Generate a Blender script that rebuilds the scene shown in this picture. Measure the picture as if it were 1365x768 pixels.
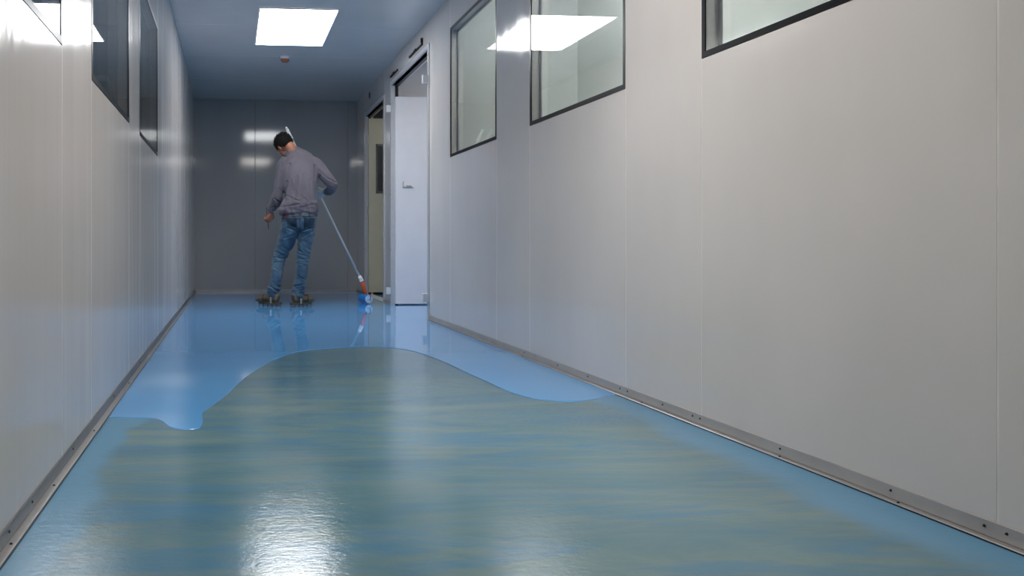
import bpy, bmesh, math, random
from mathutils import Vector, Matrix, noise, Quaternion
random.seed(7)
for o in list(bpy.data.objects): bpy.data.objects.remove(o)
S = bpy.context.scene
COL = S.collection

# ------------------------------------------------------------ camera
F, PSI, H = 1150.0, math.radians(5), .62
SN, CS = math.sin(PSI), math.cos(PSI)
VX, VY = 309.5, 323.5                      # vanishing point of the corridor in the photo
PX0 = VX + F*math.tan(PSI)
cam = bpy.data.cameras.new('camera'); co = bpy.data.objects.new('camera', cam); COL.objects.link(co)
cam.sensor_width = 36; cam.lens = 36*F/1365
cam.shift_x = (682.5-PX0)/1365; cam.shift_y = -(384-VY)/1365
co.location = (0, 0, H); co.rotation_euler = (math.pi/2, 0, -PSI)
cam.clip_start = .05
S.camera = co

# ------------------------------------------------------------ world, exposure, lamp and fill strengths
w = bpy.data.worlds.new('world'); S.world = w; w.use_nodes = True
w.node_tree.nodes['Background'].inputs[0].default_value = (.5, .6, .7, 1)
w.node_tree.nodes['Background'].inputs[1].default_value = .02
S.view_settings.view_transform = 'Standard'; S.view_settings.look = 'None'
S.view_settings.exposure = 0.15; S.view_settings.gamma = 1.0
S.view_settings.use_curve_mapping = False
LAMP_FAR, LAMP_NEAR, LAMP_BACK, FILL_SIDE = 15.5, 15.8, 0.6, 30.0

# ------------------------------------------------------------ measuring helpers
def ray(px, py):
    a = (px-PX0)/F; b = (VY-py)/F
    return Vector((SN+a*CS, CS-a*SN, b))
CAM = Vector((0, 0, H))
def onz(px, py, z): r = ray(px, py); return CAM + r*((z-H)/r.z)
def ony(px, py, Y): r = ray(px, py); return CAM + r*(Y/r.y)
def onx(px, py, X): r = ray(px, py); return CAM + r*(X/r.x)
XR = 1.583; XL = -.463; ZC = 2.42; YB = 10.9; YN = -7.0; T = .05

# ------------------------------------------------------------ materials
def newmat(name):
    m = bpy.data.materials.new(name); m.use_nodes = True
    return m, m.node_tree, m.node_tree.nodes['Principled BSDF']
def rgb(r, g, b):
    f = lambda v: ((v/255+.055)/1.055)**2.4 if v > 10 else v/255/12.92
    return (f(r), f(g), f(b), 1)
def noise_node(nt, scale, vec=(1, 1, 1), detail=3, rough=.5, dist=0):
    tc = nt.nodes.new('ShaderNodeTexCoord'); mp = nt.nodes.new('ShaderNodeMapping')
    mp.inputs['Scale'].default_value = vec
    mp.inputs['Location'].default_value = (scale*.37, scale*.61+vec[1], .3)
    if dist > 1: mp.inputs['Rotation'].default_value = (0, 0, .09)
    n = nt.nodes.new('ShaderNodeTexNoise'); n.inputs['Scale'].default_value = scale
    n.inputs['Detail'].default_value = detail; n.inputs['Roughness'].default_value = rough
    n.inputs['Distortion'].default_value = dist
    nt.links.new(tc.outputs['Object'], mp.inputs[0]); nt.links.new(mp.outputs[0], n.inputs[0])
    return n
def ramp(nt, src, stops):
    r = nt.nodes.new('ShaderNodeValToRGB'); e = r.color_ramp.elements
    while len(e) < len(stops): e.new(.5)
    for k, (p, c) in enumerate(stops): e[k].position = p; e[k].color = c
    nt.links.new(src, r.inputs[0]); return r
def bump(nt, b, src, strength, dist, chain=None):
    u = nt.nodes.new('ShaderNodeBump'); u.inputs['Strength'].default_value = strength; u.inputs['Distance'].default_value = dist
    nt.links.new(src, u.inputs['Height'])
    if chain: nt.links.new(chain.outputs[0], u.inputs['Normal'])
    nt.links.new(u.outputs[0], b.inputs['Normal']); return u
def simple(name, col, rough=.5, metal=0, var=.08, vscale=8, vec=(1, 1, 1), bumpd=0, bscale=60, coat=0, spec=.5):
    m, nt, b = newmat(name)
    n = noise_node(nt, vscale, vec)
    lo = tuple(c*(1-var) for c in col[:3])+(1,); hi = tuple(min(1, c*(1+var)) for c in col[:3])+(1,)
    r = ramp(nt, n.outputs['Fac'], [(.3, lo), (.7, hi)])
    nt.links.new(r.outputs[0], b.inputs['Base Color'])
    b.inputs['Roughness'].default_value = rough; b.inputs['Metallic'].default_value = metal
    b.inputs['Coat Weight'].default_value = coat; b.inputs['Specular IOR Level'].default_value = spec
    if bumpd: bump(nt, b, noise_node(nt, bscale, vec).outputs['Fac'], 1, bumpd)
    return m
def emis(name, col, st):
    m = bpy.data.materials.new(name); m.use_nodes = True; nt = m.node_tree; nt.nodes.clear()
    o = nt.nodes.new('ShaderNodeOutputMaterial'); e = nt.nodes.new('ShaderNodeEmission')
    e.inputs[0].default_value = col; e.inputs[1].default_value = st
    nt.links.new(e.outputs[0], o.inputs[0]); return m

def panel_paint(name, col, rough, vec, amp=.00005, runs=True):
    m, nt, b = newmat(name)
    n = noise_node(nt, 2.2, (1, 1, .5), 4)
    r = ramp(nt, n.outputs['Fac'], [(.3, tuple(c*.96 for c in col[:3])+(1,)), (.7, tuple(min(1, c*1.03) for c in col[:3])+(1,))])
    nt.links.new(r.outputs[0], b.inputs['Base Color'])
    b.inputs['Roughness'].default_value = rough
    s = noise_node(nt, 1.0, vec, 3)
    rn = noise_node(nt, 1.0, (vec[0]*1.7, vec[1]*1.7, vec[2]*1.4), 4)      # run marks: uneven gloss
    rv = ramp(nt, rn.outputs['Fac'], [(.35, (rough*.75,)*3+(1,)), (.62, (rough*1.15,)*3+(1,)), (.75, (rough*2.2,)*3+(1,))])
    if runs: nt.links.new(rv.outputs[0], b.inputs['Roughness'])
    bump(nt, b, s.outputs['Fac'], 1, amp)
    return m
M = {}
M['wall'] = panel_paint('painted steel panel', rgb(207, 203, 200), .09, (5, 5, .35), .0016)
M['wall_left'] = panel_paint('painted steel panel with drip streaks', rgb(209, 203, 200), .13, (7, 7, .25), .0012)
M['wall_left'].node_tree.nodes['Principled BSDF'].inputs['Specular IOR Level'].default_value = .34
M['wall'].node_tree.nodes['Principled BSDF'].inputs['Specular IOR Level'].default_value = .42
M['wall_end'] = panel_paint('painted steel end panel', rgb(166, 166, 166), .075, (3, 3, .4), .0006, False)
M['ceiling'] = panel_paint('painted ceiling panel', rgb(205, 205, 204), .2, (2, 2, 1), .001, False)
M['joint'] = simple('grey joint sealant', rgb(214, 210, 204), .3)
M['alu'] = simple('anodised aluminium', rgb(192, 190, 188), .32, .75, .05, 30)
M['alu_dark'] = simple('dull aluminium', rgb(128, 128, 130), .42, .7, .06, 30)
M['trimwhite'] = simple('white trim', rgb(214, 214, 216), .3)
M['black'] = simple('black glass border', rgb(14, 14, 16), .3, spec=.25)
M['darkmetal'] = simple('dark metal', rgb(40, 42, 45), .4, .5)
M['flange'] = simple('dull painted flange', rgb(158, 157, 157), .4)
M['screw'] = simple('dark screw', rgb(50, 46, 42), .4, .6)
M['door'] = simple('white door enamel', rgb(216, 215, 220), .3, var=.02)
M['cream'] = simple('cream door enamel', rgb(196, 192, 168), .35, var=.03)
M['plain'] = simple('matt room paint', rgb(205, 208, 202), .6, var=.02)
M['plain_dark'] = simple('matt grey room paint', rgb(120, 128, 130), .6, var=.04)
M['teal'] = simple('teal cabinet paint', rgb(60, 120, 110), .4)

# thin window glass: clear body with Fresnel mirror
m = bpy.data.materials.new('window glass'); m.use_nodes = True; nt = m.node_tree; nt.nodes.clear()
out = nt.nodes.new('ShaderNodeOutputMaterial'); mx = nt.nodes.new('ShaderNodeMixShader')
tr = nt.nodes.new('ShaderNodeBsdfTransparent'); tr.inputs[0].default_value = (.955, .98, .965, 1)
tr.inputs[0].default_value = (.975, .985, .984, 1)
gl = nt.nodes.new('ShaderNodeBsdfGlossy'); gl.inputs['Roughness'].default_value = .015
fr = nt.nodes.new('ShaderNodeFresnel'); fr.inputs[0].default_value = 1.5
geo = nt.nodes.new('ShaderNodeNewGeometry'); io = nt.nodes.new('ShaderNodeMath'); io.operation = 'MULTIPLY_ADD'   # same Fresnel on both faces of the pane
io.inputs[1].default_value = 1/1.5-1.5; io.inputs[2].default_value = 1.5
nt.links.new(geo.outputs['Backfacing'], io.inputs[0]); nt.links.new(io.outputs[0], fr.inputs[0])
nt.links.new(fr.outputs[0], mx.inputs[0]); nt.links.new(tr.outputs[0], mx.inputs[1]); nt.links.new(gl.outputs[0], mx.inputs[2])
nt.links.new(mx.outputs[0], out.inputs[0]); M['glass'] = m

# old floor: worn primer with squeegee streaks, blue cut-in bands by the walls
def floor_mat():
    m, nt, b = newmat('worn primed floor')
    L = nt.links
    def math_(op, a, bb=None, c=None):
        n = nt.nodes.new('ShaderNodeMath'); n.operation = op
        for i, v in enumerate((a, bb, c)):
            if v is None: continue
            if isinstance(v, (int, float)): n.inputs[i].default_value = v
            else: L.new(v, n.inputs[i])
        return n.outputs[0]
    def mix(fac, a, c):
        n = nt.nodes.new('ShaderNodeMix'); n.data_type = 'RGBA'
        L.new(fac, n.inputs[0])
        for i, v in ((6, a), (7, c)):
            if isinstance(v, tuple): n.inputs[i].default_value = v
            else: L.new(v, n.inputs[i])
        return n.outputs[2]
    n1 = noise_node(nt, 1.0, (.75, 2.6, 1), 5, .6, 1.6)       # long streaks across the corridor
    n2 = noise_node(nt, 1.0, (1.0, 4.4, 1), 6, .62, 1.9)
    n3 = noise_node(nt, 1.0, (1.2, 4.6, 1), 4, .55, 1.7)
    n4 = noise_node(nt, 2.2, (1, 1, 1), 3)
    base = ramp(nt, n1.outputs['Fac'], [(.28, rgb(76, 120, 144)), (.42, rgb(90, 130, 144)), (.56, rgb(106, 138, 144)), (.74, rgb(122, 148, 148))])
    blue = ramp(nt, n2.outputs['Fac'], [(.47, (0, 0, 0, 1)), (.62, (.6, .6, .6, 1))])
    c = mix(blue.outputs[0], base.outputs[0], rgb(72, 128, 164))
    ol = ramp(nt, n3.outputs['Fac'], [(.52, (0, 0, 0, 1)), (.74, (.4, .4, .4, 1))])
    c = mix(ol.outputs[0], c, rgb(132, 148, 140))
    # cut-in band: brushed pigment along both walls, with a ragged edge
    tc = nt.nodes.new('ShaderNodeTexCoord'); sp = nt.nodes.new('ShaderNodeSeparateXYZ'); L.new(tc.outputs['Object'], sp.inputs[0])
    wob = math_('MULTIPLY', math_('SUBTRACT', n4.outputs['Fac'], .5), .30)
    wob2 = math_('MULTIPLY', math_('SUBTRACT', noise_node(nt, 9, (1, .6, 1), 4).outputs['Fac'], .5), .08)
    wb = math_('ADD', wob, wob2)
    dl = math_('ADD', math_('SUBTRACT', sp.outputs['X'], XL), wb)
    drr = math_('ADD', math_('SUBTRACT', XR, sp.outputs['X']), wb)
    def edge(d, w0, w1):
        mr = nt.nodes.new('ShaderNodeMapRange'); mr.interpolation_type = 'SMOOTHSTEP'
        L.new(d, mr.inputs[0]); mr.inputs[1].default_value = w0; mr.inputs[2].default_value = w1
        mr.inputs[3].default_value = 1; mr.inputs[4].default_value = 0
        return mr.outputs[0]
    band = math_('MAXIMUM', edge(dl, .09, .16), edge(drr, .08, .22))
    c = mix(band, c, rgb(94, 150, 186))
    L.new(c, b.inputs['Base Color'])
    rr = ramp(nt, n4.outputs['Fac'], [(.3, (.10, .10, .10, 1)), (.7, (.17, .17, .17, 1))])
    L.new(rr.outputs[0], b.inputs['Roughness'])
    u = bump(nt, b, noise_node(nt, 55, (1, 1.5, 1), 4, .6).outputs['Fac'], .6, .0010)
    bump(nt, b, noise_node(nt, 1, (2, 9, 1), 3).outputs['Fac'], .5, .0012, u)
    return m
M['floor'] = floor_mat()
m, nt, b = newmat('wet blue epoxy')
n = noise_node(nt, 1.2, (1, .7, 1), 2)
r = ramp(nt, n.outputs['Fac'], [(.3, rgb(92, 168, 234)), (.7, rgb(104, 180, 244))])
nt.links.new(r.outputs[0], b.inputs['Base Color']); b.inputs['Roughness'].default_value = .035
b.inputs['Coat Weight'].default_value = .35; b.inputs['Coat Roughness'].default_value = .02
bump(nt, b, noise_node(nt, 3, (1, .5, 1), 2).outputs['Fac'], 1, .0008)
M['epoxy'] = m

# ------------------------------------------------------------ object helpers
def link(name, bm, m=None, parent=None, smooth=False):
    me = bpy.data.meshes.new(name); bm.to_mesh(me); bm.free()
    o = bpy.data.objects.new(name, me); COL.objects.link(o)
    if m: me.materials.append(m)
    if smooth:
        for p in me.polygons: p.use_smooth = True
    if parent: o.parent = parent; o.matrix_parent_inverse = Matrix.Translation(parent.location).inverted()
    return o
def tag(o, label=None, cat=None, group=None, kind=None):
    if label: o['label'] = label
    if cat: o['category'] = cat
    if group: o['group'] = group
    if kind: o['kind'] = kind
    return o
def empty(name, loc):
    o = bpy.data.objects.new(name, None); COL.objects.link(o); o.location = loc; o.empty_display_size = .1
    return o
def box(bm, a, b2, bev=0, seg=1):
    a, b2 = Vector(a), Vector(b2)
    r = bmesh.ops.create_cube(bm, size=1)
    vs = r['verts']
    for v in vs:
        v.co = Vector([(a[i]+b2[i])/2 + v.co[i]*abs(b2[i]-a[i]) for i in range(3)])
    if bev:
        es = {e for v in vs for e in v.link_edges}
        bmesh.ops.bevel(bm, geom=list(es), offset=bev, segments=seg, affect='EDGES', profile=.6)
    return vs
def cyl(bm, p, q, r1, r2=None, n=20, caps=True):
    p, q = Vector(p), Vector(q); d = q-p
    r2 = r1 if r2 is None else r2
    mt = Matrix.Translation((p+q)/2) @ d.to_track_quat('Z', 'Y').to_matrix().to_4x4()
    return bmesh.ops.create_cone(bm, cap_ends=caps, segments=n, radius1=r1, radius2=r2, depth=d.length, matrix=mt)['verts']
def ball(bm, c, rad, rot=None, u=20, v=14):
    if not hasattr(rad, '__len__'): rad = (rad,)*3
    mt = Matrix.Translation(c) @ ((rot.to_4x4() if rot else Matrix.Identity(4))) @ Matrix.Diagonal((*rad, 1))
    return bmesh.ops.create_uvsphere(bm, u_segments=u, v_segments=v, radius=1, matrix=mt)['verts']
def catmull(pts, sub):
    out = []
    n = len(pts)
    for i in range(n-1):
        p0, p1, p2, p3 = pts[max(i-1, 0)], pts[i], pts[i+1], pts[min(i+2, n-1)]
        for k in range(sub):
            t = k/sub
            out.append([.5*((2*b_)+(-a_+c_)*t+(2*a_-5*b_+4*c_-d_)*t*t+(-a_+3*b_-3*c_+d_)*t**3) for a_, b_, c_, d_ in zip(p0, p1, p2, p3)])
    out.append(list(pts[-1])); return out
def loft(bm, rows, side=(1, 0, 0), n=20, sub=4, ends=True):
    """rows: (Vector centre, half-width along side, half-width across)"""
    flat = catmull([[*r[0], r[1], r[2]] for r in rows], sub)
    cs = [Vector(f[:3]) for f in flat]; rings = []
    for i, f in enumerate(flat):
        t = (cs[min(i+1, len(cs)-1)]-cs[max(i-1, 0)]).normalized()
        s_ = Vector(side); s_ = (s_-t*s_.dot(t)).normalized(); b_ = t.cross(s_)
        ring = [bm.verts.new(cs[i]+s_*f[3]*math.cos(2*math.pi*k/n)+b_*f[4]*math.sin(2*math.pi*k/n)) for k in range(n)]
        rings.append(ring)
    for a, b_ in zip(rings, rings[1:]):
        for k in range(n): bm.faces.new((a[k], a[(k+1) % n], b_[(k+1) % n], b_[k]))
    bm.faces.new(rings[0][::-1]); bm.faces.new(rings[-1])
    if ends:
        for i in (0, -1):
            rr = min(flat[i][3], flat[i][4]); 
            if flat[i][3] < 1.6*rr and flat[i][4] < 1.6*rr: ball(bm, cs[i], rr, u=n, v=10)
def remesh(o, vox, smooth=2, disp=None):
    md = o.modifiers.new('r', 'REMESH'); md.mode = 'VOXEL'; md.voxel_size = vox
    if smooth:
        sm = o.modifiers.new('s', 'SMOOTH'); sm.factor = .6; sm.iterations = smooth
    dg = bpy.context.evaluated_depsgraph_get()
    me = bpy.data.meshes.new_from_object(o.evaluated_get(dg))
    mats = list(o.data.materials); o.modifiers.clear(); o.data = me
    if not me.materials:
        for x in mats: me.materials.append(x)
    if disp:
        nn = [v.normal.copy() for v in me.vertices]
        for v, nrm in zip(me.vertices, nn): v.co += nrm*disp(v.co)
    for p in me.polygons: p.use_smooth = True
    return o

# ------------------------------------------------------------ floor, ceiling
def Yr(px): return onx(px, 300, XR).y
def Yl(px): return onx(px, 300, XL).y
bm = bmesh.new(); box(bm, (-3.6, YN, -.12), (4.2, YB+.1, 0))
tag(link('floor', bm, M['floor']), kind='structure')
bm = bmesh.new()
y = YN
ys = [YN+1.18*k for k in range(20)]
for a, b_ in zip(ys, ys[1:]):
    b_ = min(b_, YB+.06)
    if a < b_: box(bm, (-.52, a+.001, ZC), (1.64, b_-.001, ZC+.05), .002)
box(bm, (-.52, YN, ZC+.01), (1.64, YB+.06, ZC+.08))
tag(link('ceiling', bm, M['ceiling']), kind='structure')

# ------------------------------------------------------------ walls
ZW0, ZW1 = 1.243, 2.185        # right windows
ZL0, ZL1 = 1.160, 1.965        # left windows
rw = [(Yr(1330), Yr(935)), (Yr(834), Yr(706)), (Yr(662), Yr(600))]
lw = [(Yl(83)-1.09, Yl(83)), (Yl(122), Yl(172)), (Yl(186), Yl(210))]
D1 = (6.87, 8.47, 2.185); D2 = (8.92, 10.16, 2.12)
def wallpanels(bm, x0, x1, spans, wins, z0, z1, doors):
    sp = sorted(spans)
    for a, b_ in sp:
        a2, b2 = a+.0008, b_-.0008
        hit = next((w_ for w_ in wins if abs(w_[0]-a) < .01), None)
        dr = next((d for d in doors if abs(d[0]-a) < .01), None)
        if hit:
            box(bm, (x0, a2, 0), (x1, b2, z0), .0025); box(bm, (x0, a2, z1), (x1, b2, ZC), .0025)
        elif dr:
            box(bm, (x0, a2, dr[2]), (x1, b2, ZC), .0025)
        else: box(bm, (x0, a2, 0), (x1, b2, ZC), .0025)
        if not hit and not dr: pass
def spans_from(cuts): return list(zip(cuts, cuts[1:]))
cr = [rw[0][0]-1.13*k for k in range(7, 0, -1)]+[rw[0][0], rw[0][1], rw[1][0], rw[1][1], rw[2][0], rw[2][1], D1[0], D1[1], D2[0], D2[1], YB]
bm = bmesh.new(); wallpanels(bm, XR, XR+T, spans_from(cr), rw, ZW0, ZW1, (D1, D2))
wall_r = tag(link('wall_right', bm, M['wall']), kind='structure')
cl = [lw[0][0]-1.04*k for k in range(6, 0, -1)]+[lw[0][0], lw[0][1], lw[1][0], lw[1][1], lw[2][0], lw[2][1], Yl(218), Yl(230), Yl(240), Yl(250), YB]
bm = bmesh.new(); wallpanels(bm, XL-T, XL, spans_from(cl), lw, ZL0, ZL1, ())
wall_l = tag(link('wall_left', bm, M['wall_left']), kind='structure')
bm = bmesh.new()
xs = [XL-T, ony(340, 300, YB).x, ony(340, 300, YB).x+1.18, XR+T]
for a, b_ in zip(xs, xs[1:]): box(bm, (a+.001, YB, 0), (b_-.001, YB+T, ZC), .003)
tag(link('wall_back', bm, M['wall_end']), kind='structure')
bm = bmesh.new(); box(bm, (XL-T, YN-T, 0), (XR+T, YN, ZC)); tag(link('wall_front', bm, M['wall']), kind='structure')
# sealant in the panel joints
def joints(name, x0, x1, cuts, wins, zz, skip=()):
    bm = bmesh.new()
    for c_ in cuts[1:-1]:
        if any(abs(c_-s_) < .01 for s_ in skip): continue
        box(bm, (x0, c_-.003, .0), (x1, c_+.003, ZC-.001))
    return tag(link(name, bm, M['joint']), kind='structure')
joints('trim_1', XR+.0003, XR+.02, cr, rw, 0, (D1[0], D1[1], D2[0], D2[1]))
joints('trim_2', XL-.02, XL-.0003, cl, lw, 0)

# ------------------------------------------------------------ windows (double glazed, flush)
def window(i, xs_, sgn, y0, y1, z0, z1):
    root = tag(empty('window_%d' % i, (xs_, (y0+y1)/2, z0)), kind='structure')
    e = .0015
    y0 += .003; y1 -= .003
    bw = .020
    def ring(x0, x1, b0, b1):   # rectangular ring b0..b1 inset
        bm = bmesh.new()
        box(bm, (x0, y0+b0, z0+b0), (x1, y1-b0, z0+b1)); box(bm, (x0, y0+b0, z1-b1), (x1, y1-b0, z1-b0))
        box(bm, (x0, y0+b0, z0+b1), (x1, y0+b1, z1-b1)); box(bm, (x0, y1-b1, z0+b1), (x1, y1-b0, z1-b1))
        return bm
    X = lambda d: xs_+sgn*d
    link('border', ring(X(-.0012), X(.004), 0, bw), M['black'], root)
    link('reveal', ring(X(.0055), X(.05), .004, .018), M['alu'], root)
    link('spacer', ring(X(.046), X(.054), .018, .034), M['alu_dark'], root)
    bm = bmesh.new(); box(bm, (X(.0005), y0+bw, z0+bw), (X(.004), y1-bw, z1-bw)); link('outer_pane', bm, M['glass'], root)
    bm = bmesh.new(); box(bm, (X(.048), y0+.034, z0+.034), (X(.052), y1-.034, z1-.034)); link('inner_pane', bm, M['glass'], root)
for i, (a, b_) in enumerate(rw): window(i+1, XR, 1, a, b_, ZW0, ZW1)
for i, (a, b_) in enumerate(lw): window(i+4, XL, -1, a, b_, ZL0, ZL1)

# ------------------------------------------------------------ rooms beyond the glass
XS = ony(770, 60, 6.74).x
bm = bmesh.new()
box(bm, (XS, -2, 0), (XS+.06, 6.74, 3.3)); box(bm, (XR+T, 6.74, 0), (3.6, 6.80, 3.3)); box(bm, (XR+T, -2.06, 0), (XS+.06, -2, 3.3)); box(bm, (XR+.002, -2, ZC+.08), (XR+T, 6.8, 3.3))
tag(link('wall_side_room', bm, M['plain']), kind='structure')
bm = bmesh.new(); box(bm, (XR+.002, -2, 3.3), (XS+.06, 6.8, 3.36)); tag(link('ceiling_side_room', bm, M['plain']), kind='structure')
bm = bmesh.new()
box(bm, (3.54, 6.8, 0), (3.6, 8.62, 2.5)); box(bm, (XR+T, 8.62, 0), (3.6, 8.70, 2.6))
tag(link('wall_door_room', bm, M['door']), kind='structure')
bm = bmesh.new(); box(bm, (XR+T, 6.8, 2.5), (3.6, 8.62, 2.56)); tag(link('ceiling_door_room', bm, M['plain']), kind='structure')
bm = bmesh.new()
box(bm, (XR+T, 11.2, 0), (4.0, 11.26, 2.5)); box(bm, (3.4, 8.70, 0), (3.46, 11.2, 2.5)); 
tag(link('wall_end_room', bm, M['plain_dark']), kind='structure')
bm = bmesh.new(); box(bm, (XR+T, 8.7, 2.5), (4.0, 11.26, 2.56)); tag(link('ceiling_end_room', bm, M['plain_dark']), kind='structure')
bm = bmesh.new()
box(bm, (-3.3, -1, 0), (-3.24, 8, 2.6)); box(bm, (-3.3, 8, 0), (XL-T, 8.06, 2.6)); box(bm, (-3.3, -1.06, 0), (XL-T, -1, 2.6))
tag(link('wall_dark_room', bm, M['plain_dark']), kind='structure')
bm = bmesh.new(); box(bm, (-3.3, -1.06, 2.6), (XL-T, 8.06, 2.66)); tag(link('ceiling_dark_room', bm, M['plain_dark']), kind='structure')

# ------------------------------------------------------------ floor edging (L profile) with screws
def edging(name, xw, sgn, segs, screws):
    root = tag(empty(name, (xw, 3, 0)), kind='structure')
    for (a, b_) in segs:
        bm = bmesh.new()
        box(bm, (xw-sgn*.0235, a, .0), (xw-sgn*.002, b_, .004), .001); link('floor_flange', bm, M['alu'], root)
        bm = bmesh.new(); box(bm, (xw-sgn*.0045, a, .0045), (xw-sgn*.0005, b_, .038), .001); link('wall_flange', bm, M['alu_dark'] if sgn < 0 else M['flange'], root)
        bm = bmesh.new(); box(bm, (xw-sgn*.0268, a, .0003), (xw-sgn*.0236, b_, .0025)); link('gap_shadow', bm, M['darkmetal'], root)  # dark strip stands in for the shadow in the gap beside the flange
    for (yy, kind) in screws:
        bm = bmesh.new()
        if kind: cyl(bm, (xw-sgn*.013, yy, .004), (xw-sgn*.013, yy, .0065), .0034, .0025, 10)
        else: cyl(bm, (xw-sgn*.0045, yy, .024), (xw-sgn*.0072, yy, .024), .0034, .0025, 10)
        link('screw', bm, M['screw'], root)
edging('baseboard_right', XR, 1, [(YN, D1[0]-.05), (D1[1]+.05, D2[0]-.05), (D2[1]+.05, YB)],
       [(Yr(p), 0) for p in (1315, 1345, 1190, 1042, 935, 925, 885, 838, 828, 785, 745, 700)]+[(Yr(p), 1) for p in (1204, 1045, 860, 700)])
edging('baseboard_left', XL, -1, [(YN, YB)], [(Yl(p), 0) for p in (9, 40, 95, 150, 185)]+[(Yl(p), 1) for p in (6, 65, 120, 168)])
bm = bmesh.new(); box(bm, (XL+.02, YB-.022, 0), (XR-.02, YB-.001, .004), .001); box(bm, (XL+.005, YB-.006, .004), (XR-.005, YB-.0005, .032), .001)
tag(link('baseboard_back', bm, M['alu']), kind='structure')

# ------------------------------------------------------------ doors
def door_frame(root, d, wd=.042, proud=.012):
    a, b_, z = d
    bm = bmesh.new(); x0, x1 = XR-proud, XR+.09
    box(bm, (x0, a-wd, 0), (x1, a, z+wd), .002); box(bm, (x0, b_, 0), (x1, b_+wd, z+wd), .002); box(bm, (x0, a, z), (x1, b_, z+wd), .002)
    f = link('door_frame', bm, M['alu_light'], root)
    bm = bmesh.new()   # rebate line
    box(bm, (XR+.03, a, 0), (XR+.06, a+.012, z)); box(bm, (XR+.03, b_-.012, 0), (XR+.06, b_, z)); box(bm, (XR+.03, a, z-.014), (XR+.06, b_, z))
    link('door_stop', bm, M['darkmetal'], root)
    for zz in (.55, 1.1, 1.66, 2.0):
        bm = bmesh.new(); cyl(bm, (x0+.0005, b_+.02, zz), (x0-.003, b_+.02, zz), .006, .004, 10); link('screw', bm, M['screw'], root)
M['alu_light'] = simple('brushed pale aluminium', rgb(205, 205, 207), .3, .35, .03, 20)
d1 = tag(empty('door_1', (XR, (D1[0]+D1[1])/2, 0)), 'white door standing open in the nearer tall doorway', kind='structure')
door_frame(d1, D1)
xl = ony(527.5, 300, 8.42).x
bm = bmesh.new(); box(bm, (xl, 8.42, .012), (xl+.56, 8.465, 2.065), .003)
leaf = link('door_leaf', bm, M['door'], d1)
q0, q1 = ony(537, 250, 8.42), ony(551, 243, 8.42)
bm = bmesh.new(); box(bm, (q0.x, 8.411, q0.z), (q1.x, 8.4195, q0.z+.008), .001); box(bm, (q0.x, 8.411, q0.z), (q0.x+.006, 8.4195, q1.z+.01), .001)
box(bm, (q0.x+.03, 8.40, q0.z+.006), (q1.x-.02, 8.4195, q0.z+.022), .003)
link('pull_handle', bm, M['alu'], leaf)
def hinge(py_px):
    y_, z_ = py_px
    bm = bmesh.new(); box(bm, (XR-.055, y_-.02, z_-.035), (XR-.012, y_+.02, z_+.035), .005, 2)
    link('hinge', bm, M['trimwhite'], d1)
for (yy, zz) in ((D1[0]-.018, onx(568, 104, XR).z-.03), (D1[0]-.018, .175), (D1[1]+.022, onx(519, 145, XR).z-.02), (D1[1]+.022, .14)): hinge((yy, zz))
for (pa, pb) in ((521.5, 531), (547, 564)):
    za = onx((pa+pb)/2, 0, XR)
    ya, yb = Yr(pa), Yr(pb)
    bm = bmesh.new(); box(bm, (XR-.016, yb, D1[2]+.08), (XR-.001, ya, D1[2]+.098), .003)
    box(bm, (XR-.024, (ya+yb)/2-.05, D1[2]+.08), (XR-.016, (ya+yb)/2+.03, D1[2]+.10), .003)
    if pa > 540: box(bm, (XR-.02, yb, D1[2]+.1), (XR-.001, yb+.02, D1[2]+.14), .002)
    link('closer_arm', bm, M['darkmetal'], d1)

d2 = tag(empty('door_2', (XR, (D2[0]+D2[1])/2, 0)), 'cream door with a narrow window standing open at the far end', kind='structure')
door_frame(d2, D2)
YL2 = 10.14
xa = ony(491.5, 300, YL2).x
z0w, z1w = ony(508, 258, YL2).z, ony(508, 192, YL2).z
xw0 = ony(501, 220, YL2).x; xw1 = xw0+.26
bm = bmesh.new()
xb = xa+.84; zt = ony(500, 158, YL2).z
box(bm, (xa, YL2, .03), (xw0, YL2+.045, zt)); box(bm, (xw1, YL2, .03), (xb, YL2+.045, zt))
box(bm, (xw0, YL2, .03), (xw1, YL2+.045, z0w)); box(bm, (xw0, YL2, z1w), (xw1, YL2+.045, zt))
leaf2 = link('door_leaf', bm, M['cream'], d2)
bm = bmesh.new()
for (a, b_) in (((xw0, z0w), (xw0+.018, z1w)), ((xw1-.018, z0w), (xw1, z1w)), ((xw0, z0w), (xw1, z0w+.025)), ((xw0, z1w-.025), (xw1, z1w))):
    box(bm, (a[0], YL2-.006, a[1]), (b_[0], YL2+.03, b_[1]))
link('window_frame', bm, M['alu_dark'], leaf2)
bm = bmesh.new(); box(bm, (xw0+.018, YL2+.012, z0w+.025), (xw1-.018, YL2+.016, z1w-.025)); link('pane', bm, M['glass'], leaf2)
for zz in (.17, 1.0, 1.85):
    bm = bmesh.new(); cyl(bm, (xa-.008, YL2+.0, zz-.05), (xa-.008, YL2+.0, zz+.05), .009); link('hinge', bm, M['alu'], d2)
bm = bmesh.new(); box(bm, (XR-.015, D2[0], .0), (XR+.09, D2[1], .005), .001); link('threshold', bm, M['trimwhite'], d2)
# light conduit above the second leaf
bm = bmesh.new(); cyl(bm, (XR+.12, 9.1, 2.25), (XR+.75, 10.9, 2.12), .008); tag(link('ceiling_conduit', bm, M['alu']), 'thin pale conduit under the dark ceiling above the open cream door', 'pipe')

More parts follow.
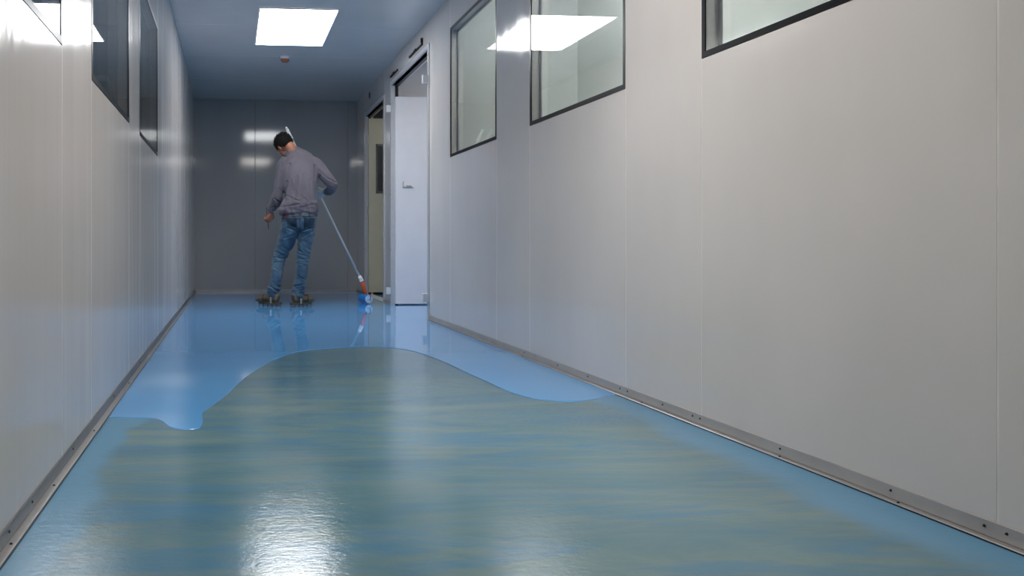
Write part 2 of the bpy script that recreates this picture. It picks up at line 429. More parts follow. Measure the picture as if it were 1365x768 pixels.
# small sensor on wall near ceiling
p = onx(493, 127, XR)
bm = bmesh.new(); cyl(bm, (XR, p.y, p.z), (XR-.012, p.y, p.z), .035, .032, 24); so = link('wall_sensor', bm, M['darkmetal'], None, False)
tag(so, 'small round black sensor on the right wall above the cream door', 'sensor')
bm = bmesh.new(); cyl(bm, (XR, p.y, p.z), (XR-.005, p.y, p.z), .048, .046, 24); link('mounting_ring', bm, M['alu_dark'], so)

# ------------------------------------------------------------ ceiling lamps and added fill panels
def lamp(x0, x1, y0, y1, z, st, label, col=(1, .94, .88, 1)):
    r = tag(empty('ceiling_lamp', ((x0+x1)/2, (y0+y1)/2, z)), label, 'ceiling lamp')
    bm = bmesh.new(); wd = .012; zb = z-.010
    box(bm, (x0-wd, y0-wd, zb), (x1+wd, y0, z-.001), .002); box(bm, (x0-wd, y1, zb), (x1+wd, y1+wd, z-.001), .002)
    box(bm, (x0-wd, y0, zb), (x0, y1, z-.001), .002); box(bm, (x1, y0, zb), (x1+wd, y1, z-.001), .002)
    link('frame', bm, M['trimwhite'], r)
    bm = bmesh.new(); box(bm, (x0, y0, zb+.002), (x1, y1, z-.001)); link('diffuser', bm, emis('lamp diffuser', col, st), r)
pa, pb = onz(347, 10, ZC), onz(433, 60, ZC)
LX0, LX1 = pa.x, pa.x+.6
lamp(LX0, LX1, pa.y, pb.y, ZC, LAMP_FAR, 'square glowing ceiling panel lamp in front of the worker, the one in view', (.975, .99, 1, 1))
lamp(2.1, 2.7, 9.3, 9.9, 2.5, 4.0, 'unseen square fill panel added on the dark ceiling of the end room behind the cream door')  # weak fill, added to brighten the cream leaf and its window
lamp(2.5, 3.1, 7.1, 7.9, 2.5, 8.0, 'unseen ceiling fill panel added in the small room behind the white open door')  # added out of view to brighten the white leaf
lamp(-2.6, -2.0, 2.5, 5.5, 2.6, 9.0, 'unseen ceiling fill panel added in the dim room behind the left windows')  # added out of view so the left windows are less dark
lamp(LX0, LX1, 2.05, 3.25, ZC, LAMP_NEAR, 'glowing ceiling panel lamp nearest the camera, seen only by reflection')
lamp(LX0, LX1, -3.6, -2.4, ZC, LAMP_BACK, 'glowing ceiling panel lamp behind the camera')
lamp(1.95, 2.35, 1.2, 2.4, 3.3, FILL_SIDE, 'unseen ceiling fill panel added in the pale side room behind the largest right window', (1, .985, .98, 1))  # added fill, hidden above the glass, to light the side room walls
lamp(1.95, 2.35, 4.4, 5.6, 3.3, FILL_SIDE, 'unseen ceiling fill panel added in the pale side room, the one nearer the white open door', (1, .985, .98, 1))  # second added fill for the side room, also out of view

# smoke detector
p = onz(380, 76, ZC)
bm = bmesh.new(); cyl(bm, (p.x, p.y, ZC), (p.x, p.y, ZC-.022), .055, .05, 28)
det = tag(link('smoke_detector', bm, M['trimwhite']), 'small round smoke detector on the ceiling behind the lit panel', 'smoke detector')
M['rust'] = simple('brown plastic', rgb(150, 88, 62), .5)
bm = bmesh.new(); cyl(bm, (p.x, p.y, ZC-.022), (p.x, p.y, ZC-.05), .042, .03, 28); tag(link('sensor_cap', bm, M['rust'], det), 'brown sensor cap')

# ------------------------------------------------------------ fresh epoxy film
edge = [(152, 556), (175, 557), (205, 558), (216, 562), (226, 569), (240, 573), (256, 573), (267, 570), (270, 563), (270, 551), (283, 541), (300, 528), (315, 514), (333, 499), (350, 488), (365, 480), (385, 472), (410, 467), (440, 464.5), (480, 462), (515, 463), (545, 467), (572, 475), (595, 484), (618, 495), (645, 507), (668, 518), (690, 526), (715, 532), (745, 535.5), (775, 535.5), (795, 532), (808, 528)]
pts = [onz(a, b_, .0) for a, b_ in edge]
pts2 = [Vector(v) for v in catmull([list(p_) for p_ in pts], 6)]
jit = []
for i, v in enumerate(pts2):
    k = noise.noise(Vector((v.x*9, v.y*9, 1)))*.012
    jit.append(Vector((v.x, v.y+k, 0)))
left0 = Vector((XL+.0236, jit[0].y, 0)); right0 = Vector((XR-.0236, jit[-1].y+.03, 0))
poly = [left0]+jit+[right0, Vector((XR-.0236, 6.6, 0)), Vector((XR-.0236, D1[0]-.03, 0)), Vector((XR-.0236, D1[0]+.012, 0)), Vector((XR+.091, D1[0]+.012, 0)), Vector((XR+.091, D1[1]-.012, 0)), Vector((XR-.0236, D1[1]-.012, 0)), Vector((XR-.024, D1[1]+.1, 0)), Vector((XR-.024, YB-.023, 0)), Vector((XL+.0236, YB-.023, 0))]
bm = bmesh.new()
f = bm.faces.new([bm.verts.new(v+Vector((0, 0, .0010))) for v in poly])
if f.normal.z < 0: f.normal_flip()
top = f
r = bmesh.ops.extrude_face_region(bm, geom=[f])
vv = [e for e in r['geom'] if isinstance(e, bmesh.types.BMVert)]
bmesh.ops.translate(bm, vec=(0, 0, .0012), verts=vv)
cx = Vector((.6, 7, 0))
for v in vv:          # rounded lip of the liquid
    d_ = cx-v.co; d_.z = 0
    if v.co.y < 5.5: v.co += d_.normalized()*.003
bmesh.ops.triangulate(bm, faces=[ff for ff in bm.faces if len(ff.verts) > 4])
for v in bm.verts:
    if v.co.z < .0015: v.co.z = .0002
film = tag(link('epoxy_coating', bm, M['epoxy']), 'glossy wet blue epoxy coating spread over the far half of the floor', 'floor coating', kind='stuff')
# poured coat continues through the doorways
bm = bmesh.new(); box(bm, (XR+.0915, 6.81, .0003), (3.53, 8.61, .0022)); 
tag(link('side_room_coating', bm, M['epoxy']), 'blue epoxy coating on the floor inside the nearer doorway', 'floor coating', kind='stuff')

# ------------------------------------------------------------ worker
YP = 8.35
def P(px, py, dy=0): return ony(px, py, YP+dy)
MPP = 1/136.0
def K(px, py, dy, hw, hd): return (P(px, py, dy), hw*MPP*(YP+dy)/YP*1.0, hd)
M['skin'] = simple('skin', rgb(150, 98, 76), .5, var=.12, vscale=14)
M['hair'] = simple('black hair', rgb(14, 12, 12), .85, var=.3, vscale=80, bumpd=.003, bscale=140, spec=.2)
def cloth(name, stops, scale, vec, rough=.85, bs=420, bd=.0006):
    m, nt, b = newmat(name)
    n = noise_node(nt, scale, vec, 5, .6, .4)
    r = ramp(nt, n.outputs['Fac'], stops); nt.links.new(r.outputs[0], b.inputs['Base Color'])
    b.inputs['Roughness'].default_value = rough; b.inputs['Specular IOR Level'].default_value = .2
    b.inputs['Sheen Weight'].default_value = .15
    bump(nt, b, noise_node(nt, bs).outputs['Fac'], .6, bd); return m
M['shirt'] = cloth('grey mauve jersey', [(.3, rgb(80, 77, 86)), (.7, rgb(97, 93, 102))], 6, (1, 1, .6))
M['denim'] = cloth('washed denim', [(.3, rgb(44, 66, 86)), (.5, rgb(58, 84, 104)), (.72, rgb(90, 114, 130))], 7, (1, 1, .7))
M['denim_pale'] = cloth('pale cloth', [(.3, rgb(84, 104, 118)), (.7, rgb(132, 148, 158))], 30, (1, 1, 2))
M['denim_dark'] = cloth('dark denim', [(.3, rgb(40, 60, 80)), (.7, rgb(62, 86, 106))], 20, (1, 1, 1))
M['pouch'] = simple('dark maroon pouch', rgb(96, 66, 82), .7)
M['glove'] = simple('grey knit glove', rgb(186, 194, 202), .9, var=.15, vscale=60)
M['shoe'] = simple('muddy olive shoe', rgb(98, 86, 70), .8, var=.35, vscale=30, bumpd=.002, bscale=70)
M['sole'] = simple('dark olive sole', rgb(66, 62, 48), .7, var=.3, vscale=30)
M['strap'] = simple('pale strap', rgb(196, 192, 180), .7)
M['spike'] = simple('steel spike', rgb(70, 74, 80), .4, .7)

shoulderL = P(379, 219, .10); shoulderR = P(419, 220, .07)
torso = [K(399, 290, .0, 20.5, .118), K(399, 276, .0, 22, .122), K(400, 262, .02, 21.5, .120), K(400, 245, .05, 23, .125), K(399, 228, .09, 25, .125), K(398, 216, .13, 23.5, .105), K(394, 208, .17, 15, .080), K(388, 203.5, .195, 10.5, .068)]
armL = [K(380, 218, .12, 9.5, .066), K(376, 228, .12, 9.2, .066), K(374, 242, .10, 7.8, .058), K(371.5, 256, .09, 7.0, .052), K(367.5, 267, .10, 6.6, .048), K(363.5, 278, .14, 5.0, .036)]
armR = [K(417, 218, .11, 9.5, .068), K(425, 224, .09, 9.2, .066), K(434, 235, .04, 8.3, .058), K(442.5, 247, .02, 7.6, .052), K(441.5, 252.5, .07, 6.6, .046), K(438, 255, .18, 5.2, .038), K(435.5, 255.5, .25, 4.8, .036)]
legL = [K(389, 290, .0, 12.5, .112), K(386, 305, .0, 12.5, .105), K(381.5, 322, .03, 11, .088), K(375, 338, .06, 8.7, .074), K(370.8, 352, .05, 8.0, .068), K(369, 366, .03, 7.8, .064), K(366.5, 380, .02, 7.2, .060), K(365, 389, .02, 7.4, .058), K(364.5, 394, .02, 7.0, .060)]
legR = [K(409, 290, .0, 12.5, .112), K(408.5, 305, .0, 11.8, .105), K(407, 322, .0, 10.3, .088), K(404.8, 338, -.01, 8.4, .072), K(403.5, 352, -.02, 7.8, .068), K(402, 366, -.03, 7.5, .064), K(399.5, 380, -.04, 7.6, .058), K(397.5, 389, -.05, 7.4, .058), K(397, 395, -.05, 7.2, .060)]
def thin(rows, k): return [(r_[0], r_[1]*k, r_[2]*k) for r_ in rows]

person = tag(empty('person', P(380, 409, 0)), 'person in grey shirt and blue jeans bending over while rolling paint on the floor', 'person')

def crease(v, lines, side=.12):
    d = 0
    if v.y > YP+side: return 0
    for (a, b_, depth, wd) in lines:
        A_, B_ = P(*a, 0), P(*b_, 0); ax_, az_ = A_.x, A_.z; ex, ez = B_.x-ax_, B_.z-az_
        L2 = ex*ex+ez*ez; t = max(0, min(1, ((v.x-ax_)*ex+(v.z-az_)*ez)/L2))
        q = math.hypot(v.x-ax_-ex*t, v.z-az_-ez*t)/wd
        if q < 3: d -= depth*(math.exp(-q*q)-.45*math.exp(-(q-1.7)**2*2))*(math.sin(math.pi*min(1, max(.12, t*.9+.06)))**.5)
    return d
SHIRT_LINES = [((386.5, 219), (382.5, 243), .020, .012), ((382.5, 243), (378, 266), .024, .012), ((420, 221), (420, 238), .018, .012),
    ((396, 236), (392, 268), .008, .010), ((405, 232), (403, 270), .007, .011), ((412, 240), (415, 268), .009, .010), ((388, 240), (386, 272), .008, .009),
    ((383, 262), (402, 272), .009, .008), ((400, 262), (418, 276), .008, .008), ((380, 276), (398, 273), .010, .006), ((398, 278), (420, 272), .010, .006),
    ((376, 228), (371, 248), .008, .008), ((372, 250), (378, 257), .009, .007), ((366, 264), (374, 270), .010, .006), ((362, 271), (370, 275), .009, .005),
    ((424, 226), (438, 240), .007, .009), ((436, 238), (448, 244), .009, .007), ((434, 247), (446, 252), .008, .006), ((428, 232), (424, 240), .009, .007)]
JEAN_LINES = [((382, 304), (396, 309), .012, .008), ((400, 309), (416, 303), .012, .008), ((398.5, 288), (398.5, 308), .014, .009),
    ((368, 336), (381, 341), .008, .007), ((366, 343), (379, 345), .010, .006), ((365, 350), (377, 349), .009, .006), ((366, 356), (374, 364), .007, .007),
    ((396, 338), (411, 342), .009, .006), ((396, 346), (410, 345), .010, .006), ((397, 351), (408, 354), .009, .006), ((394, 366), (404, 372), .008, .007),
    ((360, 378), (370, 384), .009, .006), ((359, 386), (371, 386), .011, .005), ((392, 381), (404, 378), .009, .006), ((391, 388), (403, 386), .011, .005), ((402, 316), (414, 310), .007, .008), ((378, 318), (392, 312), .007, .008)]
def fold_shirt(v):
    q = Vector((v.x*11, v.y*11, v.z*3.2)); a = noise.noise(q+Vector((0, 0, v.x*2)))
    b_ = noise.noise(Vector((v.x*26+v.z*6, v.y*20, v.z*7)))
    low = max(0, min(1, (1.22-v.z)/.3))
    ridge = (1-abs(noise.noise(Vector((v.x*14+v.z*5, 3, v.z*4))))*2.2)
    hem = max(0, min(1, (1.0-v.z)/.12))
    return .015*a*(.4+low)+.006*b_ + .010*ridge*(low+.25) + hem*.012*noise.noise(Vector((v.x*12, 7, v.z*38))) + crease(v, SHIRT_LINES)
def fold_jean(v):
    a = noise.noise(Vector((v.x*9, v.y*9, v.z*15+v.x*9)))
    b_ = noise.noise(Vector((v.x*20, v.y*20, v.z*36)))
    kn = math.exp(-((v.z-.50)/.09)**2)+math.exp(-((v.z-.17)/.07)**2)*1.5
    ridge = 1-abs(noise.noise(Vector((v.x*7+3, 5, v.z*22+v.x*14))))*2.4
    return .009*a+.004*b_+kn*.008*ridge + crease(v, JEAN_LINES)
bm = bmesh.new(); loft(bm, torso, n=28); loft(bm, armL, n=18); loft(bm, armR, side=(0, 0, 1), n=18) if False else loft(bm, armR, side=(.6, -.2, .75), n=18)
# ragged hem panels hanging over the waist
loft(bm, [K(399, 270, .0, 22.5, .126), K(399, 279, .0, 23.3, .130), K(399, 284, .0, 23.6, .132)], n=28, ends=False)
loft(bm, [K(419, 270, -.02, 3.5, .05), K(421, 281, -.02, 3.6, .05), K(422.5, 287, -.02, 1.6, .03)], n=12)
loft(bm, [K(380, 272, -.02, 4, .05), K(377.5, 281, -.02, 3.6, .05), K(376, 285, -.02, 1.8, .03)], n=12)
shirt = remesh(link('shirt', bm, M['shirt'], person), .0075, 3, fold_shirt)
# jeans
bm = bmesh.new(); loft(bm, legL, n=22); loft(bm, legR, n=22)
loft(bm, [K(399, 276, .0, 20.3, .108), K(399, 288, .0, 21.8, .118), K(399, 297, .0, 21.8, .116), K(398, 305, .0, 19.5, .10)], n=28, ends=False)
ball(bm, P(389, 295, -.045), (.078, .075, .085)); ball(bm, P(409, 295, -.045), (.078, .075, .085))
jeans = remesh(link('jeans', bm, M['denim'], person), .0065, 3, fold_jean)
def on_back(px, py, dep):  # point on seat of jeans facing the camera
    return P(px, py, -dep)
def patch(name, pxs, dep, m, parent, th=.008, wr=.004):
    """small quilted cloth patch following the curved back of the hips"""
    (x0, y0, x1, y1) = pxs; bm = bmesh.new(); nx, ny = 14, 10; g = []
    for j in range(ny+1):
        row = []
        for i in range(nx+1):
            u, v = i/nx, j/ny
            px, py = x0+(x1-x0)*u, y0+(y1-y0)*v
            p_ = P(px, py, 0)
            # find the outer surface of the parent garment by ray casting towards +Y
            o_ = Vector((p_.x, YP-.5, p_.z)); ok, loc, nr, _ = jeans.ray_cast(jeans.matrix_world.inverted() @ o_, Vector((0, 1, 0)))
            yb = loc.y+0 if ok else YP-dep
            yw = (jeans.matrix_world @ loc).y if ok else YP-dep
            row.append(bm.verts.new(Vector((p_.x, yw-th-wr*noise.noise(Vector((px*.9, py*1.3, 2))), p_.z))))
        g.append(row)
    for j in range(ny):
        for i in range(nx): bm.faces.new((g[j][i], g[j][i+1], g[j+1][i+1], g[j+1][i]))
    r_ = bmesh.ops.solidify(bm, geom=bm.faces[:], thickness=.006)
    bmesh.ops.recalc_face_normals(bm, faces=bm.faces[:])
    return link(name, bm, m, parent, True)
bpy.context.view_layer.update()
patch('back_pocket', (381, 290, 395, 304), .1, M['denim_dark'], person, .0015, .001)
patch('back_pocket', (404, 291, 418, 305), .1, M['denim_dark'], person, .0015, .001)
tag(patch('waistband', (381, 283.5, 417, 288.5), .11, M['denim_pale'], person, .010, .006), 'pale crumpled cloth at the waist')
tag(patch('pouch', (376.5, 280, 384, 291), .11, M['pouch'], person, .012, .004), 'small maroon pouch at the left hip')

# body with head, neck and hands as one surface
HC = P(379.5, 194, .21)
Fd = Vector((-.22, .72, -.66)).normalized()      # face direction
Ud = Vector((-.62, .40, .70)); Ud = (Ud-Fd*Ud.dot(Fd)).normalized(); Rd = Fd.cross(Ud)
RM = Matrix((Rd, Fd, Ud)).transposed()
def hp(x, y_, z): return HC+Rd*x+Fd*y_+Ud*z
def hand_chains(W, D, N, thumb, curl, sc=1.0, add=0.0):
    D = D.normalized(); N = (N-D*N.dot(D)).normalized(); L = D.cross(N)*thumb    # L points to the thumb side
    out = []
    palm = [(W-D*.01, .024*sc+add, .018*sc+add), (W+D*.03, .034*sc+add, .016*sc+add), (W+D*.065, .040*sc+add, .0145*sc+add), (W+D*.088, .038*sc+add, .012*sc+add)]
    out.append(('palm', palm, L))
    for k, (off, ln, rr) in enumerate(((.030, .072, .0088), (.0105, .080, .0092), (-.009, .075, .0088), (-.0275, .060, .0078))):
        base = W+D*(.082-.004*abs(k-1))+L*off
        p_ = base; d_ = D.copy(); rows = [(base-D*.02, rr*sc+add, rr*sc+add), (base, rr*sc*1.05+add, rr*sc*1.05+add)]
        for sg, fr in ((.45, curl[0]), (.30, curl[1]), (.25, curl[2])):
            d_ = (Matrix.Rotation(math.radians(fr), 3, L*(1 if L.cross(D).dot(N) < 0 else 1)) @ d_)
            if (Matrix.Rotation(.1, 3, L) @ D).dot(N) < 0:   # rotate towards the palm
                d_ = (Matrix.Rotation(math.radians(-2*fr), 3, L) @ d_)
            p_ = p_+d_*ln*sg; rows.append((p_.copy(), rr*sc*.94+add, rr*sc*.94+add))
        out.append(('finger', rows, L))
    tb = W+D*.028+L*.026
    t1 = tb+(D*.5+L*.75+N*.35).normalized()*.034; t2 = t1+(D*.75+L*.15+N*.65).normalized()*.028; t3 = t2+(D*.6-L*.25+N*.7).normalized()*.022
    out.append(('thumb', [(W+D*.015+L*.008, .014*sc+add, .013*sc+add), (tb, .0125*sc+add, .012*sc+add), (t1, .0108*sc+add, .0108*sc+add), (t2, .0098*sc+add, .0098*sc+add), (t3, .0086*sc+add, .0086*sc+add)], N))
    return out
def put(bm, chains):
    for kind, rows, sd in chains: loft(bm, rows, side=sd, n=14, sub=4)
# pole line
PT, PB = P(381.2, 169.5, .50), P(481.5, 373, .32)
PD = (PB-PT).normalized()
def at_px(px):   # point of the pole seen at column px
    lo, hi = 0.0, 1.0
    for _ in range(40):
        mid = (lo+hi)/2; q = PT.lerp(PB, mid); qc = q-CAM
        xx = PX0+F*(qc.x*CS-qc.y*SN)/(qc.x*SN+qc.y*CS)
        if xx < px: lo = mid
        else: hi = mid
    return PT.lerp(PB, lo)
Q = at_px(425.5)
Dr = Vector((-.85, .28, -.22)); Dr = (Dr-PD*Dr.dot(PD)).normalized()
Nr = Dr.cross(PD)
if Nr.y < 0: Nr = -Nr
Wr = Q-Dr*.072-Nr*.030
thumb_r = 1 if (Dr.cross(Nr)).dot(-PD) > 0 else -1
handR = hand_chains(Wr, Dr, Nr, thumb_r, (62, 72, 50))
armR[-1] = (Wr-Dr*.035, armR[-1][1], armR[-1][2])
Wl = P(362.2, 283, .16); Dl = Vector((-.34, .10, -.90)); Nl = Vector((-.55, .80, .1))
handL = hand_chains(Wl, Dl, Nl, 1 if Dl.cross(Nl).x > 0 else -1, (48, 58, 40))

bm = bmesh.new()
loft(bm, thin(torso, .84)+[K(389, 201, .195, 7.0, .052)], n=24)
loft(bm, [K(396, 212, .15, 9, .06), K(391.5, 204, .17, 7.3, .055), (hp(0, -.035, -.045), .053, .055), (hp(0, -.02, .0), .05, .055)], n=18)
loft(bm, thin(armL, .74)+[(Wl-Dl.normalized()*.03, .026, .022), (Wl, .025, .020)], n=14)
loft(bm, thin(armR, .74)+[(Wr, .025, .02)], side=(.6, -.2, .75), n=14)
loft(bm, thin(legL, .8), n=16); loft(bm, thin(legR, .8), n=16)
for lr, tx in ((legL, -1), (legR, 1)):      # feet inside the shoes
    a = lr[-1][0]; loft(bm, [(a, .036, .04), (Vector((a.x, a.y, .085)), .036, .04), (Vector((a.x+tx*.05, a.y+.05, .07)), .03, .03), (Vector((a.x+tx*.11, a.y+.07, .058)), .024, .02)], n=12)
ball(bm, hp(0, -.012, .022), (.076, .097, .090), RM, 28, 20)                   # cranium
loft(bm, [(hp(0, .035, .03), .066, .066), (hp(0, .048, -.02), .060, .056), (hp(0, .052, -.062), .048, .044), (hp(0, .064, -.092), .030, .028)], side=Rd, n=20)   # face and jaw
loft(bm, [(hp(0, .095, .022), .008, .008), (hp(0, .108, -.004), .010, .010), (hp(0, .116, -.022), .014, .011)], side=Rd, n=10, sub=3)   # nose
ball(bm, hp(0, .100, -.052), (.024, .009, .006), RM); ball(bm, hp(0, .098, -.061), (.021, .009, .007), RM)                            # lips
ball(bm, hp(.0, .082, .038), (.052, .016, .010), RM)                            # brow
for s_ in (-1, 1):
    ball(bm, hp(s_*.078, -.004, -.008), (.010, .020, .032), Matrix.Rotation(.25*s_, 3, Ud) @ RM)   # ears
    ball(bm, hp(s_*.076, .004, -.030), (.008, .010, .012), RM)
ball(bm, P(390, 199.5, .20), (.05, .06, .05))
put(bm, handL); put(bm, handR)
body = remesh(link('body', bm, M['skin'], person), .0034, 2)
M['eye'] = simple('eye white', rgb(225, 220, 215), .2); M['iris'] = simple('dark iris', rgb(30, 20, 15), .2)
for s_ in (-1, 1):
    bm = bmesh.new(); ball(bm, hp(s_*.031, .0895, .012), .0115, RM); e_ = link('eye', bm, M['eye'], body, True)
    bm = bmesh.new(); ball(bm, hp(s_*.031, .0985, .010), .0045, RM); link('iris', bm, M['iris'], e_, True)
# hair: cap over the back and top of the skull
bm = bmesh.new()
ball(bm, hp(0, -.014, .026), (.088, .108, .100), RM, 48, 36)
bmesh.ops.delete(bm, geom=[v for v in bm.verts if (lambda q: (q.dot(Fd) > .058 and q.dot(Ud) < .060) or (q.dot(Ud) < -.052+.0*q.dot(Fd)) or (q.dot(Fd) > .03 and q.dot(Ud) < .012) or (q.dot(Fd) > -.035 and q.dot(Ud) < -.025))(v.co-HC)], context='VERTS')
bmesh.ops.solidify(bm, geom=bm.faces[:], thickness=.014)
for v in bm.verts:
    q = v.co-HC; v.co += q.normalized()*(.006*noise.noise(v.co*38)+.004*noise.noise(v.co*95))
hair = link('hair', bm, M['hair'], person, True)
# short tufts give the crop a ragged outline
bm = bmesh.new(); rnd = random.Random(3)
for k in range(420):
    th, ph = rnd.uniform(0, 2*math.pi), math.acos(rnd.uniform(-.62, 1))
    d_ = Vector((math.sin(ph)*math.cos(th), math.sin(ph)*math.sin(th), math.cos(ph)))
    if d_.y > .45 and d_.z < .6: continue
    if d_.y > -.05 and d_.z < -.2: continue
    base = hp(0, -.014, .026)+RM @ Vector((d_.x*.084, d_.y*.104, d_.z*.096))
    dr = (RM @ d_ + Vector((rnd.uniform(-.5, .5), rnd.uniform(-.5, .5), rnd.uniform(-.9, .2)))).normalized()
    cyl(bm, base, base+dr*rnd.uniform(.012, .02), .0035, .0006, 5)
link('hair_tufts', bm, M['hair'], hair)
# glove over the right hand, band on the left wrist
bm = bmesh.new(); put(bm, hand_chains(Wr, Dr, Nr, thumb_r, (60, 70, 48), 1.1, .0045))
loft(bm, [(Wr-Dr*.045, .036, .034), (Wr-Dr*.01, .030, .026), (Wr+Dr*.01, .029, .022)], side=PD, n=14)
tag(remesh(link('glove', bm, M['glove'], person), .0034, 2), 'grey knitted glove on the right hand')
bm = bmesh.new(); dl = Dl.normalized(); loft(bm, [(Wl-dl*.022, .031, .028), (Wl-dl*.004, .031, .028)], n=20, ends=False)
tag(link('wristband', bm, M['strap'], person, True), 'pale band on the left wrist')

# spiked shoes
def shoe(foot, ang, heel_dy):
    a = Vector((foot.x, foot.y, 0)); d_ = Vector((math.cos(ang), math.sin(ang), 0)); s_ = Vector((-d_.y, d_.x, 0))
    Z = Vector((0, 0, 1)); z0 = .034
    h0 = a-d_*.065
    bm = bmesh.new()
    rows = [(h0+Z*(z0+.048), .022, .040), (h0+d_*.02+Z*(z0+.052), .036, .050), (h0+d_*.07+Z*(z0+.052), .040, .050), (h0+d_*.13+Z*(z0+.046), .043, .042), (h0+d_*.19+Z*(z0+.038), .048, .034), (h0+d_*.235+Z*(z0+.032), .044, .028), (h0+d_*.268+Z*(z0+.026), .026, .020)]
    loft(bm, rows, side=s_, n=20)
    loft(bm, [(h0+d_*.055+Z*(z0+.04), .040, .046), (h0+d_*.058+Z*(z0+.085), .041, .047), (h0+d_*.060+Z*(z0+.108), .042, .048)], side=s_, n=20, ends=False)
    sh = remesh(link('shoe', bm, M['shoe'], person), .005, 2, lambda v: .003*noise.noise(v*40))
    bm = bmesh.new(); N_ = 28; vs = []
    for lay, zz in enumerate((z0-.012, z0+.012)):
        rr = []
        for k in range(N_):
            t = 2*math.pi*k/N_; ca, sa = math.cos(t), math.sin(t)
            wd = .050 if ca > 0 else .042
            rr.append(bm.verts.new(h0+d_*(.105+.140*ca)+s_*(wd*math.copysign(abs(sa)**.8, sa))+Z*zz))
        vs.append(rr)
    for k in range(N_): bm.faces.new((vs[0][k], vs[0][(k+1) % N_], vs[1][(k+1) % N_], vs[1][k]))
    bm.faces.new(vs[0][::-1]); bm.faces.new(vs[1]); bmesh.ops.recalc_face_normals(bm, faces=bm.faces[:])
    link('sole_plate', bm, M['sole'], sh)
    for q in (.055, .155):      # straps arching over
        bm = bmesh.new(); n_ = 14; hh = .112 if q < .1 else .098
        prev = None
        for k in range(n_+1):
            t = math.pi*k/n_; c_ = h0+d_*(q+.012*math.sin(t))+s_*(.054*math.cos(t))+Z*(z0+.002+(hh-.012)*math.sin(t)**.8 if 0 < k < n_ else z0)
            cur = [bm.verts.new(c_-d_*.011), bm.verts.new(c_+d_*.011)]
            if prev: bm.faces.new((prev[0], prev[1], cur[1], cur[0]))
            prev = cur
        bmesh.ops.solidify(bm, geom=bm.faces[:], thickness=.004)
        st = link('strap', bm, M['strap'] if q < .1 else M['sole'], sh)
        if q < .1: st['label'] = 'pale strap'
    for q in (-.01, .045, .10, .155, .21):
        for e in (-1, 1):
            bm = bmesh.new(); p_ = h0+d_*(.01+q)+s_*(e*.028); cyl(bm, p_+Z*(z0-.011), p_+Z*.0024, .0045, .0022, 8); link('spike', bm, M['spike'], sh)
    return sh
fl = onz(368, 410.5, .0); fr = onz(392.5, 411.5, .0)
fl = Vector((fl.x-.01, legL[-1][0].y+.0, 0)); fr = Vector((P(397, 395, -.05).x, legR[-1][0].y, 0))
shoe(Vector((legL[-1][0].x, legL[-1][0].y, 0)), math.radians(139), 0)
shoe(Vector((legR[-1][0].x, legR[-1][0].y, 0)), math.radians(40), 0)

# stick held in the left hand
hl = [c_ for c_ in handL if c_[0] == 'finger']
mid = (Wl+dl*.078)+(Nl-dl*Nl.dot(dl)).normalized()*.024
sa, sb = P(350.5, 279, .0), P(353.5, 308, .0)
sdir = (sb-sa).normalized()
bm = bmesh.new(); cyl(bm, mid-sdir*.115, mid+sdir*.08, .0045, .0045, 12); cyl(bm, mid+sdir*.08, mid+sdir*.11, .0045, .001, 12)
M['stick'] = simple('dark stick', rgb(62, 44, 34), .6)
tag(link('stick', bm, M['stick']), 'thin dark pointed stick held in the lowered bare left hand', 'stick')

# ------------------------------------------------------------ paint roller
M['pole'] = simple('galvanised pole', rgb(196, 198, 198), .35, .2, .04, 30)
M['whiteplastic'] = simple('white plastic', rgb(226, 228, 228), .4)
M['orange'] = simple('orange handle', rgb(214, 84, 40), .45)
M['reddark'] = simple('red cage wire', rgb(120, 40, 45), .4)
M['nap'] = simple('blue wet nap', rgb(40, 120, 190), .6, var=.35, vscale=60, bumpd=.004, bscale=120)
M['napend'] = simple('pale blue roller end', rgb(180, 208, 232), .6, var=.25, vscale=40)
ro = tag(empty('paint_roller', (PB.x, PB.y, 0)), 'long-handled paint roller with blue cover resting on the wet floor by the doors', 'paint roller')
bm = bmesh.new(); cyl(bm, PT+PD*.10, PB, .0115, .0115, 20); link('pole', bm, M['pole'], ro, True)
bm = bmesh.new(); cyl(bm, PT, PT+PD*.03, .010, .015, 20); cyl(bm, PT+PD*.03, PT+PD*.13, .015, .017, 20); cyl(bm, PT+PD*.13, PT+PD*.15, .017, .012, 20); link('pole_grip', bm, M['whiteplastic'], ro, True)
bm = bmesh.new(); cyl(bm, PB-PD*.045, PB+PD*.005, .017, .022, 20); cyl(bm, PB+PD*.004, PB+PD*.02, .022, .019, 20); link('collar', bm, M['whiteplastic'], ro, True)
H1 = P(487.5, 391, .33)
hd = (H1-PB).normalized()
bm = bmesh.new(); loft(bm, [(PB+hd*.01, .014, .014), (PB+hd*.05, .021, .019), (PB+hd*.09, .018, .017), (H1, .015, .014)], n=16); tag(link('handle', bm, M['orange'], ro, True), 'orange handle')
RC = onz(491.5, 405.5, 0); RR = .046
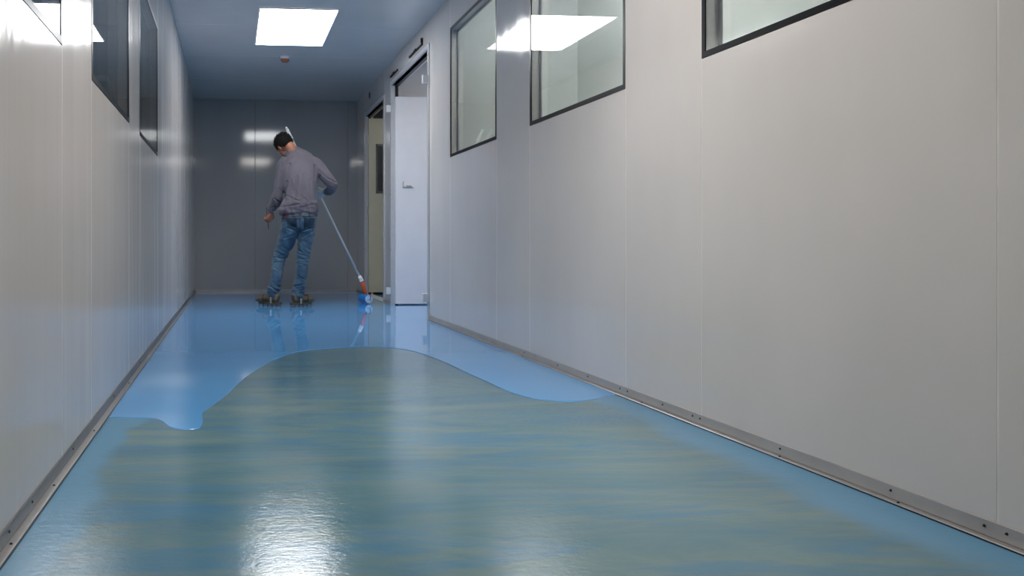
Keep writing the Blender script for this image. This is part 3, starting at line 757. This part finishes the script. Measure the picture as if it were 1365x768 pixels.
r0 = Vector((RC.x, RC.y-.02, RR+.0056)); ax = Vector((-.22, 1, 0)).normalized(); r1 = r0+ax*.22
bm = bmesh.new()
NS = 36; prev = None
for j in range(25):
    t = j/24; c_ = r0.lerp(r1, t); ring = []
    sd = Vector((ax.y, -ax.x, 0))
    for k in range(NS):
        a = 2*math.pi*k/NS; rad = RR*(.90+.1*math.sin(min(t, 1-t)*math.pi*3 if min(t, 1-t) < 1/6 else math.pi/2))
        rad *= 1+.045*noise.noise(Vector((math.cos(a)*9, math.sin(a)*9, t*16)))-.01
        ring.append(bm.verts.new(c_+sd*math.cos(a)*rad+Vector((0, 0, 1))*math.sin(a)*rad))
    if prev:
        for k in range(NS): bm.faces.new((prev[k], prev[(k+1) % NS], ring[(k+1) % NS], ring[k]))
    prev = ring
bm.faces.new(prev); bmesh.ops.recalc_face_normals(bm, faces=bm.faces[:])
link('roller_cover', bm, M['nap'], ro, True)
bm = bmesh.new(); cyl(bm, r0-ax*.004, r0+ax*.03, RR*.86, RR*.88, 32); cyl(bm, r0-ax*.010, r0-ax*.004, RR*.35, RR*.4, 20); link('end_cap', bm, M['napend'], ro)
bm = bmesh.new()
wp = [H1, H1+hd*.03+Vector((0, -.01, 0)), r0-ax*.03+Vector((0, 0, .05)), r0-ax*.03, r0-ax*.004]
loft(bm, [(q, .0038, .0038) for q in wp], n=10, sub=6, ends=False); link('wire_frame', bm, M['reddark'], ro, True)

# ------------------------------------------------------------ things seen dimly in the dark room on the left
p0, p1 = ony(122, 101, 5.5), ony(142, 101, 5.5)
cab = tag(empty('wall_cabinet', (p0.x-.4, 5.6, 0)), 'teal storage cabinet with a white top seen through the left window', 'cabinet')
bm = bmesh.new(); box(bm, (p0.x-.5, 5.5, 0), (p1.x, 5.95, p0.z-.03), .004); link('cabinet_body', bm, M['teal'], cab)
bm = bmesh.new(); box(bm, (p0.x-.52, 5.48, p0.z-.03), (p1.x+.01, 5.97, p0.z), .003); link('cabinet_top', bm, M['whiteplastic'], cab)
